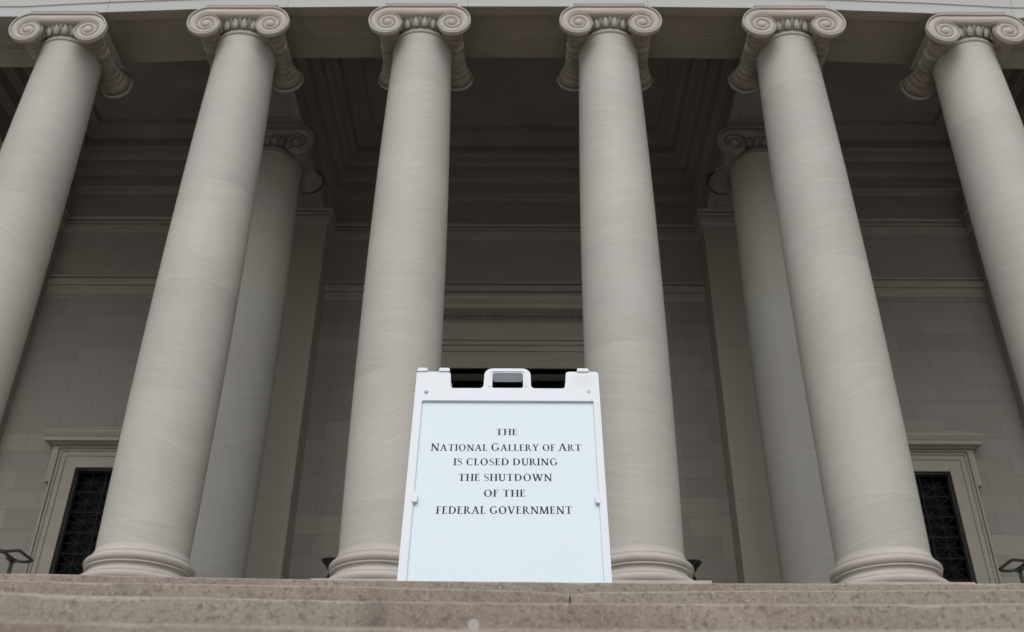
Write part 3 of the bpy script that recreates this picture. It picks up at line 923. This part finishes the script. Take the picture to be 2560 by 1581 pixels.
# ------------------------------------------------------------------ handrails at the head of the upper stairs
def handrail(sgn, label):
    x_in, x_out = -7.75, -8.03
    mir = lambda x: x+0.04 if sgn < 0 else -x-0.21
    t = thing("handrail", (mir(-7.9), 15.0, ZF), label, "handrail", "bronze handrails at the stair head")
    zr = ZF+(0.77 if sgn < 0 else 0.71)
    slope = (ZF-Z1)/9.6
    ye = 15.40
    pts = [(x_in, 7.0, zr-slope*(14.95-7.0)), (x_in, 14.90, zr-slope*0.05), (x_in, 14.98, zr), (x_in, ye, zr)]
    rc = (x_in-x_out)/2
    for k in range(1, 12):
        a = PI*k/12
        pts.append((x_in-rc+rc*math.cos(a), ye+rc*math.sin(a)*0.75, zr))
    pts += [(x_out, ye, zr), (x_out, 14.98, zr), (x_out, 14.90, zr-slope*0.05), (x_out, 7.0, zr-slope*(14.95-7.0))]
    pts = [(mir(x), y, z) for x, y, z in pts]
    mb = MB(); mb.tube(pts, 0.024, 12); mb.build("rail", MAT['bronze_rail'], t, smooth=60)
    for y, z0, z1 in ((15.36, ZF, zr), (11.0, Z1+slope*(11.0-5.0), zr-slope*(14.95-11.0)), (7.2, Z1+slope*(7.2-5.0), zr-slope*(14.95-7.2))):
        mb = MB()
        mb.tube([(mir(x_out), y, z0), (mir(x_out), y, z1-0.05), (mir(x_out), y, z1-0.012)], 0.03, 12)
        mb.box(mir(x_out)-0.035, mir(x_out)+0.035, y-0.16, y+0.06, z1-0.052, z1-0.022)
        mb.tube([(mir(x_out), y, z1-0.05), (mir(x_in), y, z1-0.03)], 0.014, 8)
        mb.build("post", MAT['bronze_rail'], t, smooth=60)
handrail(-1, "dark bronze looped handrail before the wall at the lower left corner")
handrail(1, "dark bronze looped handrail before the wall at the lower right corner")

# ------------------------------------------------------------------ bowl lamps by the door
def torchere(x, label):
    t = thing("torchere", (x, 22.0, ZF), label, "torchere", "dark bronze bowl stands beside the doorway")
    H = 2.92
    mb = MB(); mb.lathe([(0.30, 0.0), (0.30, 0.08), (0.24, 0.12), (0.16, 0.22), (0.10, 0.34)], 24)
    mb.build("foot", MAT['bronze'], t, smooth=40, world=False)
    mb = MB()
    mb.lathe([(0.09, 0.34), (0.05, 0.5), (0.045, 1.2), (0.07, 1.32), (0.045, 1.44), (0.04, 2.1), (0.06, 2.3), (0.045, 2.36), (0.035, 2.48), (0.055, 2.56), (0.035, 2.62), (0.04, H-0.23)], 20)
    for k in range(3):
        a = 2*PI*k/3+0.6
        mb.tube([(0.03*math.cos(a), 0.03*math.sin(a), 2.42), (0.10*math.cos(a), 0.10*math.sin(a), 2.47), (0.09*math.cos(a), 0.09*math.sin(a), 2.56), (0.04*math.cos(a), 0.04*math.sin(a), 2.60)], 0.016, 6)
    mb.build("stem", MAT['bronze'], t, smooth=40, world=False)
    mb = MB(); mb.lathe([(0.03, H-0.24), (0.09, H-0.20), (0.10, H-0.15), (0.15, H-0.10), (0.205, H-0.045), (0.225, H), (0.215, H), (0.14, H-0.08), (0.02, H-0.12)], 32)
    mb.build("bowl", MAT['bronze_rail'], t, smooth=40, world=False)
torchere(-4.22, "dark bronze bowl stand peeping out left of the column behind the sign's left edge")
torchere(3.89, "dark bronze bowl stand peeping out right of the column behind the sign's right edge")

# ------------------------------------------------------------------ A-frame sign
SX, SY, SZ, TILT = -0.0422, 3.0841, 1.6891, math.radians(11.5)
sign = thing("a_frame_sign", (SX, SY, Z1-0.002), "white plastic folding sign with black lettered closure notice on the landing", "sign")
Sd = Vector((0, -math.sin(TILT), -math.cos(TILT)))
Nn = Vector((0, -math.cos(TILT), math.sin(TILT)))
O_ = Vector((SX, SY, SZ))
TH = 0.030
YM = SY+0.037
def sp(u, s, n, rear=False):
    p = O_+Vector((u, 0, 0))+Sd*s+Nn*n
    if rear: p.y = 2*YM-p.y
    return p
LEN = (SZ-Z1+0.002)/math.cos(TILT)
def fillet(pts, seg=5):
    """polygon [(u,s,r)] with rounded corners"""
    out = []
    n = len(pts)
    for i, (u, s, r) in enumerate(pts):
        p = Vector((u, s))
        if r == 0: out.append((u, s)); continue
        a = (Vector(pts[i-1][:2])-p).normalized(); b_ = (Vector(pts[(i+1) % n][:2])-p).normalized()
        ang = a.angle(b_); d = r/math.tan(ang/2)
        c = p+(a+b_).normalized()*(r/math.sin(ang/2))
        s0 = p+a*d-c; s1 = p+b_*d-c
        a0 = math.atan2(s0.y, s0.x); da = math.atan2(s1.y, s1.x)-a0
        while da > PI: da -= 2*PI
        while da < -PI: da += 2*PI
        for k in range(seg+1):
            t = a0+da*k/seg
            out.append((c.x+r*math.cos(t), c.y+r*math.sin(t)))
    return out
def plate(mb, outer, holes, n0, n1, rear=False):
    """flat plate with holes in sign coordinates, from height n0 (back) to n1 (front)"""
    bm = bmesh.new(); loops = [outer]+holes
    edges = []
    for lp in loops:
        vs_ = [bm.verts.new((u, s, 0)) for u, s in lp]
        for i in range(len(vs_)): edges.append(bm.edges.new((vs_[i], vs_[(i+1) % len(vs_)])))
    bmesh.ops.triangle_fill(bm, use_beauty=True, use_dissolve=False, edges=edges)
    bm.verts.index_update()
    V = [(v.co.x, v.co.y) for v in bm.verts]; Fc = [tuple(v.index for v in f.verts) for f in bm.faces]
    bm.free()
    o = len(mb.v); n = len(V)
    mb.v += [tuple(sp(u, s, n1, rear)) for u, s in V]+[tuple(sp(u, s, n0, rear)) for u, s in V]
    for f in Fc: mb.f.append(tuple(o+i for i in f)); mb.f.append(tuple(o+n+i for i in reversed(f)))
    k = 0
    for lp in loops:
        m = len(lp)
        for i in range(m): mb.f.append((o+k+i, o+k+(i+1) % m, o+n+k+(i+1) % m, o+n+k+i))
        k += m

W2 = 0.3185
def sign_frame(rear):
    mb = MB()
    outer = fillet([(-W2, LEN, 0.01), (-W2, 0.012, 0.010), (-0.200, 0.012, 0.012), (-0.196, 0.086, 0.012), (0.200, 0.086, 0.012), (0.205, 0.010, 0.012), (W2, 0.010, 0.012), (W2, LEN, 0.01), (0.235, LEN, 0.008), (0.235, LEN-0.045, 0.012), (-0.235, LEN-0.045, 0.012), (-0.235, LEN, 0.008)]) if rear else fillet([(-W2, LEN, 0.01), (-W2, 0.012, 0.010), (-0.200, 0.012, 0.012), (-0.196, 0.086, 0.012), (-0.083, 0.086, 0.014), (-0.080, -0.004, 0.030), (0.080, -0.004, 0.030),
                    (0.083, 0.086, 0.014), (0.200, 0.086, 0.012), (0.205, 0.010, 0.012), (W2, 0.010, 0.012), (W2, LEN, 0.01), (0.235, LEN, 0.008), (0.235, LEN-0.045, 0.012), (-0.235, LEN-0.045, 0.012), (-0.235, LEN, 0.008)])
    hole = fillet([(-0.2915, 0.1405, 0.003), (0.2955, 0.1405, 0.003), (0.2955, 1.045, 0.003), (-0.2915, 1.045, 0.003)], 2)
    grip = fillet([(-0.052, 0.016, 0.010), (0.054, 0.016, 0.010), (0.055, 0.0845, 0.008), (-0.053, 0.0845, 0.008)])
    plate(mb, outer, [hole] if rear else [hole, grip], -TH, 0.0, rear)
    return mb
front = sign_frame(False).build("front_frame", MAT['plastic'], sign, bevel=0.0035, smooth=40, bevel_angle=50)
rearf = sign_frame(True).build("rear_frame", MAT['plastic'], sign, bevel=0.0035, smooth=40, bevel_angle=50)
def raised(name, pts, n0, n1, parent, mat=MAT['plastic'], bevel=0.002, rear=False):
    mb = MB(); plate(mb, pts, [], n0, n1, rear)
    return mb.build(name, mat, parent, bevel=bevel, smooth=40, bevel_angle=50)
# raised outline round the handle
mb = MB()
plate(mb, fillet([(-0.0665, 0.080, 0.004), (-0.0665, 0.006, 0.022), (0.0675, 0.006, 0.022), (0.0675, 0.080, 0.004), (0.0615, 0.080, 0.002), (0.0605, 0.0115, 0.014), (-0.0595, 0.0115, 0.014), (-0.0595, 0.080, 0.002)]), [], -0.002, 0.0025)
mb.build("handle_rib", MAT['plastic'], sign, bevel=0.0012, smooth=40, bevel_angle=50)
mb = MB()                                           # the grip is a deep moulded bar reaching back over the rear frame
plate(mb, fillet([(-0.050, 0.0155, 0.004), (-0.050, -0.0035, 0.006), (0.052, -0.0035, 0.006), (0.052, 0.0155, 0.004)], 3), [], -0.052, -0.0305)
mb.build("handle_grip", MAT['plastic'], sign, bevel=0.002, smooth=40, bevel_angle=50)
# hinge clips folding over the top edge
for a, b_ in ((-0.3175, -0.280), (-0.241, -0.202), (0.243, 0.286)):
    mb = MB()
    plate(mb, fillet([(a, 0.0125, 0.002), (a+0.002, -0.002, 0.004), (b_-0.003, -0.002, 0.004), (b_, 0.0125, 0.002)], 3), [], -0.030, 0.0045)
    mb.build("hinge_clip", MAT['plastic'], sign, bevel=0.002, smooth=40, bevel_angle=50)
# round studs in the top corners: one proud, one sunk
mb = MB()
for u, s, proud in ((-0.2795, 0.103, 1),):
    rows = []
    for k in range(5):
        a = PI/2*k/4
        rows.append([sp(u+0.0085*math.cos(a)*math.cos(t), s+0.0085*math.cos(a)*math.sin(t), 0.0085*math.sin(a)-0.0005) for t in [2*PI*i/14 for i in range(14)]])
    mb.grid(rows, True)
mb.build("stud", MAT['plastic'], sign, smooth=60)
mb = MB()
rows = []
for r_, n_ in ((0.0075, 0.0003), (0.0065, 0.0016), (0.0052, 0.0016), (0.0040, 0.0004), (0.0005, 0.0003)):
    rows.append([sp(0.2815+r_*math.cos(t), 0.0985+r_*math.sin(t), n_) for t in [2*PI*i/14 for i in range(14)]])
mb.grid(rows, True); mb.build("stud_socket", MAT['dirt'], sign, smooth=60)
# faint raised moulding notes on the right shoulder (no readable letters) and tiny ejector marks
mb = MB()
rnd = random.Random(3)
for r_ in range(6):
    s = 0.027+r_*0.0075; u = 0.228
    while u < 0.297:
        w = rnd.uniform(0.003, 0.008)
        mb.add([sp(u, s, 0.0004), sp(u+w, s, 0.0004), sp(u+w, s+0.0034, 0.0004), sp(u, s+0.0034, 0.0004)], [(0, 1, 2, 3)])
        u += w+rnd.uniform(0.0018, 0.003)
mb.build("embossed_notes", plain("embossed_plastic", (0.74, 0.765, 0.80), 0.45, 0, 0.4, 0.02, 10), sign)
for u, s in ((-0.301, 0.032), (-0.223, 0.071), (0.222, 0.027), (0.2985, 0.069)):
    mb = MB()
    mb.add([sp(u, s, 0.0004)]+[sp(u+0.0016*math.cos(t), s+0.0016*math.sin(t), 0.0004) for t in [2*PI*i/8 for i in range(8)]], [(0, 1+i, 1+(i+1) % 8) for i in range(8)])
    mb.build("ejector_mark", MAT['dirt'], sign)
mb = MB()
mb.add([sp(0.309, 0.646, 0.0004)]+[sp(0.309+0.0015*math.cos(t), 0.646+0.0019*math.sin(t), 0.0004) for t in [2*PI*i/8 for i in range(8)]], [(0, 1+i, 1+(i+1) % 8) for i in range(8)])
mb.build("rust_speck", plain("rust_brown", (0.36, 0.24, 0.14), 0.8), sign)
# side clips that hold the sheet
for a, b_ in ((-0.297, -0.2785), (0.2825, 0.2985)):
    raised("sheet_clip", fillet([(a, 0.514, 0.005), (b_, 0.514, 0.005), (b_, 0.549, 0.006), (a, 0.549, 0.006)], 4), -0.009, 0.004, sign, MAT['plastic'])
# message sheet
mb = MB(); plate(mb, [(-0.300, 0.132), (0.304, 0.132), (0.304, 1.053), (-0.300, 1.053)], [], -0.0135, -0.0095)
sheet = mb.build("message_sheet", MAT['sheet'], sign)
mb = MB(); plate(mb, [(-0.300, 0.132), (0.304, 0.132), (0.304, 1.053), (-0.300, 1.053)], [], -0.0135, -0.0095, True)
mb.build("rear_sheet", MAT['sheet'], sign)

# --- lettering: roman capitals drawn stroke by stroke
TK, TN, SH, SE = 0.20, 0.108, 0.065, 0.092          # thick, thin, serif height, serif reach (cap height = 1)
class Glyph:
    def __init__(g): g.polys = []
    def poly(g, pts): g.polys.append(pts)
    def stroke(g, x0, y0, x1, y1, w):
        """slanted or upright stem of horizontal width w between two heights"""
        g.poly([(x0-w/2, y0), (x0+w/2, y0), (x1+w/2, y1), (x1-w/2, y1)])
    def serif(g, x, y, w, up):
        """slab serif with bracket; up=+1 at the foot, -1 at the head"""
        a, b = x-w/2-SE, x+w/2+SE
        g.poly([(a, y), (b, y), (b, y+up*SH*0.7), (x+w/2+0.02, y+up*SH*1.6), (x-w/2-0.02, y+up*SH*1.6), (a, y+up*SH*0.7)])
    def stem(g, x, w=TK, head=True, foot=True):
        g.stroke(x, 0, x, 1, w)
        if foot: g.serif(x, 0, w, 1)
        if head: g.serif(x, 1, w, -1)
    def arm(g, x0, x1, y, t=0.055, tick=0.0, dirn=1):
        g.poly([(x0, y-t/2), (x1, y-t/2), (x1, y+t/2), (x0, y+t/2)])
        if tick: g.poly([(x1-0.06*dirn, y), (x1, y), (x1+0.025*dirn, y+tick), (x1-0.015*dirn, y+tick)])
    def arc(g, cx, cyy, rx, ry, a0, a1, thick, thin, stress=0.0, n=26):
        """ring segment whose weight swells at the sides"""
        o, i_ = [], []
        for k in range(n+1):
            a = math.radians(a0+(a1-a0)*k/n)
            w = thin+(thick-thin)*abs(math.cos(a-math.radians(stress)))**1.5
            o.append((cx+rx*math.cos(a), cyy+ry*math.sin(a)))
            i_.append((cx+(rx-w)*math.cos(a), cyy+(ry-min(w, thin*1.15) if True else 0)*math.sin(a)))
        for k in range(n): g.poly([o[k], o[k+1], i_[k+1], i_[k]])
    def path(g, pts, ws):
        n = len(pts); L, R = [], []
        for i in range(n):
            t = Vector(pts[min(i+1, n-1)])-Vector(pts[max(i-1, 0)]); t.normalize(); m = Vector((-t.y, t.x))
            L.append((pts[i][0]+m.x*ws[i]/2, pts[i][1]+m.y*ws[i]/2)); R.append((pts[i][0]-m.x*ws[i]/2, pts[i][1]-m.y*ws[i]/2))
        for i in range(n-1): g.poly([R[i], R[i+1], L[i+1], L[i]])
def G(c):
    g = Glyph(); w = 0.6
    if c == 'I': g.stem(0.17); w = 0.34
    elif c == 'T':
        g.stem(0.42, head=False); g.arm(0.04, 0.80, 0.972)
        g.poly([(0.0, 0.80), (0.035, 0.80), (0.10, 0.955), (0.04, 1.0)]); g.poly([(0.84, 0.80), (0.80, 1.0), (0.74, 0.955), (0.805, 0.80)]); w = 0.84
    elif c == 'H': g.stem(0.17); g.stem(0.73); g.arm(0.2, 0.7, 0.52); w = 0.90
    elif c in 'EF':
        g.stem(0.17, head=False, foot=(c == 'F')); g.arm(0.02, 0.56, 0.972); g.poly([(0.50, 0.965), (0.59, 0.78), (0.56, 0.78), (0.42, 0.965)])
        g.arm(0.2, 0.46, 0.53); g.poly([(0.44, 0.42), (0.47, 0.42), (0.47, 0.64), (0.44, 0.64)])
        if c == 'E': g.arm(0.02, 0.60, 0.028); g.poly([(0.54, 0.03), (0.645, 0.24), (0.615, 0.24), (0.45, 0.03)])
        w = 0.66 if c == 'E' else 0.60
    elif c == 'L': g.stem(0.17, foot=False); g.arm(0.02, 0.58, 0.028); g.poly([(0.53, 0.03), (0.635, 0.26), (0.605, 0.26), (0.44, 0.03)]); w = 0.63
    elif c == 'N':
        g.stroke(0.17, 0, 0.17, 1, TN*1.1); g.serif(0.17, 0, TN, 1); g.stroke(0.15, 1, 0.80, -0.02, TK*1.12); g.stroke(0.80, 0, 0.80, 1, TN*1.1); g.serif(0.80, 1, TN, -1)
        g.poly([(0.0, 1), (0.2, 1), (0.2, 0.96), (0.0, 0.965)]); w = 0.95
    elif c == 'M':
        g.stroke(0.13, 0, 0.19, 1, TN*1.1); g.serif(0.13, 0, TN, 1); g.stroke(0.20, 1, 0.53, 0.0, TK); g.stroke(0.55, 0.0, 0.88, 1, TN*1.1); g.stroke(0.96, 0, 0.90, 1, TK); g.serif(0.96, 0, TK, 1)
        g.poly([(0.06, 1), (0.24, 1), (0.24, 0.96), (0.06, 0.965)]); g.poly([(0.85, 1), (1.04, 1), (1.04, 0.965), (0.85, 0.96)]); w = 1.12
    elif c in 'AV':
        f = (lambda y: y) if c == 'A' else (lambda y: 1-y)
        if c == 'A': g.stroke(0.12, 0, 0.43, 1, TN); g.stroke(0.75, 0, 0.44, 1.0, TK); g.arm(0.22, 0.62, 0.36); g.serif(0.12, 0, TN, 1); g.serif(0.75, 0, TK, 1); w = 0.92
        else: g.stroke(0.44, 0, 0.14, 1, TK); g.stroke(0.46, 0, 0.77, 1, TN); g.serif(0.14, 1, TK, -1); g.serif(0.77, 1, TN, -1); w = 0.90
    elif c == 'W':
        g.stroke(0.40, 0, 0.14, 1, TK); g.stroke(0.42, 0, 0.66, 1, TN); g.stroke(0.90, 0, 0.64, 1, TK); g.stroke(0.92, 0, 1.17, 1, TN)
        for x, t in ((0.14, TK), (0.64, TK), (1.17, TN)): g.serif(x, 1, t, -1)
        w = 1.29
    elif c == 'Y':
        g.stroke(0.42, 0, 0.42, 0.5, TK); g.serif(0.42, 0, TK, 1); g.stroke(0.42, 0.42, 0.15, 1, TK*0.95); g.stroke(0.45, 0.42, 0.70, 1, TN); g.serif(0.15, 1, TK, -1); g.serif(0.70, 1, TN, -1); w = 0.84
    elif c == 'U':
        g.stroke(0.19, 0.34, 0.19, 1, TK); g.serif(0.19, 1, TK, -1); g.stroke(0.72, 0.34, 0.72, 1, TN); g.serif(0.72, 1, TN, -1)
        pts = []; ws = []
        for k in range(15):
            a = PI+PI*k/14; pts.append((0.455+0.265*math.cos(a), 0.36+0.345*math.sin(a))); ws.append(TK+(TN-TK)*min(1, k/9))
        g.path(pts, ws); w = 0.86
    elif c == 'O': g.arc(0.49, 0.5, 0.45, 0.52, 0, 360, TK*1.1, 0.082, 12, 44); w = 0.98
    elif c == 'C':
        g.arc(0.49, 0.5, 0.45, 0.52, 52, 315, TK*1.1, 0.082, 8, 34)
        g.poly([(0.72, 0.98), (0.75, 0.98), (0.79, 0.72), (0.755, 0.72), (0.70, 0.9)]); g.poly([(0.80, 0.13), (0.83, 0.17), (0.78, 0.14)]); w = 0.86
    elif c == 'G':
        g.arc(0.49, 0.5, 0.45, 0.52, 52, 312, TK*1.1, 0.082, 8, 34)
        g.poly([(0.72, 0.98), (0.75, 0.98), (0.80, 0.72), (0.765, 0.72), (0.70, 0.9)]); g.stroke(0.785, 0.09, 0.785, 0.44, TK); g.poly([(0.64, 0.44), (0.93, 0.44), (0.93, 0.405), (0.64, 0.405)]); w = 0.96
    elif c == 'D':
        g.stem(0.17, head=False, foot=False); g.arm(0.02, 0.36, 0.974, 0.052); g.arm(0.02, 0.36, 0.026, 0.052)
        g.arc(0.36, 0.5, 0.52, 0.5, -90, 90, TK*1.1, 0.082, 0, 24); w = 0.93
    elif c == 'R':
        g.stem(0.17, head=False); g.arm(0.02, 0.34, 0.974, 0.052); g.arm(0.2, 0.36, 0.505, 0.05)
        g.arc(0.34, 0.74, 0.27, 0.26, -90, 90, TK, 0.05, 0, 20); g.stroke(0.74, 0.0, 0.36, 0.52, TK*0.95); g.poly([(0.66, 0.0), (0.88, 0.0), (0.88, 0.035), (0.70, 0.06)]); w = 0.84
    elif c == 'S':
        pts = []; ws = []
        ctrl = [(0.52, 0.80), (0.46, 0.93), (0.32, 0.975), (0.17, 0.93), (0.10, 0.78), (0.15, 0.64), (0.30, 0.54), (0.46, 0.43), (0.54, 0.29), (0.49, 0.12), (0.33, 0.025), (0.17, 0.06), (0.08, 0.21)]
        cw_ = [0.045, 0.05, 0.052, 0.075, 0.11, 0.145, 0.165, 0.15, 0.12, 0.08, 0.052, 0.05, 0.045]
        for i in range(len(ctrl)-1):
            p0, p1, p2, p3 = [Vector(ctrl[max(0, min(len(ctrl)-1, i+d))]) for d in (-1, 0, 1, 2)]
            for k in range(4):
                t = k/4
                q_ = 0.5*((2*p1)+(p2-p0)*t+(2*p0-5*p1+4*p2-p3)*t*t+(3*p1-p0-3*p2+p3)*t**3)
                pts.append((q_.x, q_.y)); ws.append(cw_[i]+(cw_[i+1]-cw_[i])*t)
        g.path(pts, ws); g.poly([(0.50, 0.72), (0.535, 0.72), (0.555, 0.98), (0.53, 0.98)]); g.poly([(0.055, 0.28), (0.09, 0.28), (0.085, 0.02), (0.06, 0.02)]); w = 0.63
    return g.polys, w

mb = MB()
layer = [0]
def text_line(txt, u0, u1, s0, s1, cap, cap_big=None):
    """set one line between u0 and u1 on a baseline running from s0 to s1"""
    items = []; x = 0.0
    TRK = 0.085
    big = False
    for i, ch in enumerate(txt):
        if ch == ' ': x += 0.34; continue
        k = cap_big/cap if (cap_big and ch.isupper()) else 1.0
        polys, w = G(ch.upper())
        items.append((x, k, polys)); x += (w+TRK)*k
    x -= TRK
    sc = (u1-u0)/x
    for px, k, polys in items:
        for pl in polys:
            n = -0.0095+0.00004+0.0000015*(layer[0] % 60); layer[0] += 1
            o = len(mb.v)
            for a, b_ in pl:
                uu = u0+(px+a*k)*sc
                ss = s0-0.004+(s1-s0)*(uu-u0)/(u1-u0)-b_*k*cap
                mb.v.append(tuple(sp(uu, ss, n)))
            mb.f.append(tuple(range(o, o+len(pl))))
text_line("THE", -0.0371, 0.0372, 0.2840, 0.2836, 0.0262)
text_line("National Gallery of Art", -0.2502, 0.2474, 0.3489, 0.3465, 0.0262, 0.0305)
text_line("IS CLOSED DURING", -0.172, 0.1674, 0.4056, 0.4040, 0.0272)
text_line("THE SHUTDOWN", -0.1544, 0.1481, 0.4662, 0.4648, 0.0272)
text_line("OF THE", -0.0708, 0.0635, 0.5251, 0.5243, 0.0262)
text_line("FEDERAL GOVERNMENT", -0.2179, 0.2096, 0.5889, 0.5866, 0.0276)
mb.build("lettering", MAT['ink'], sheet, recalc=False)
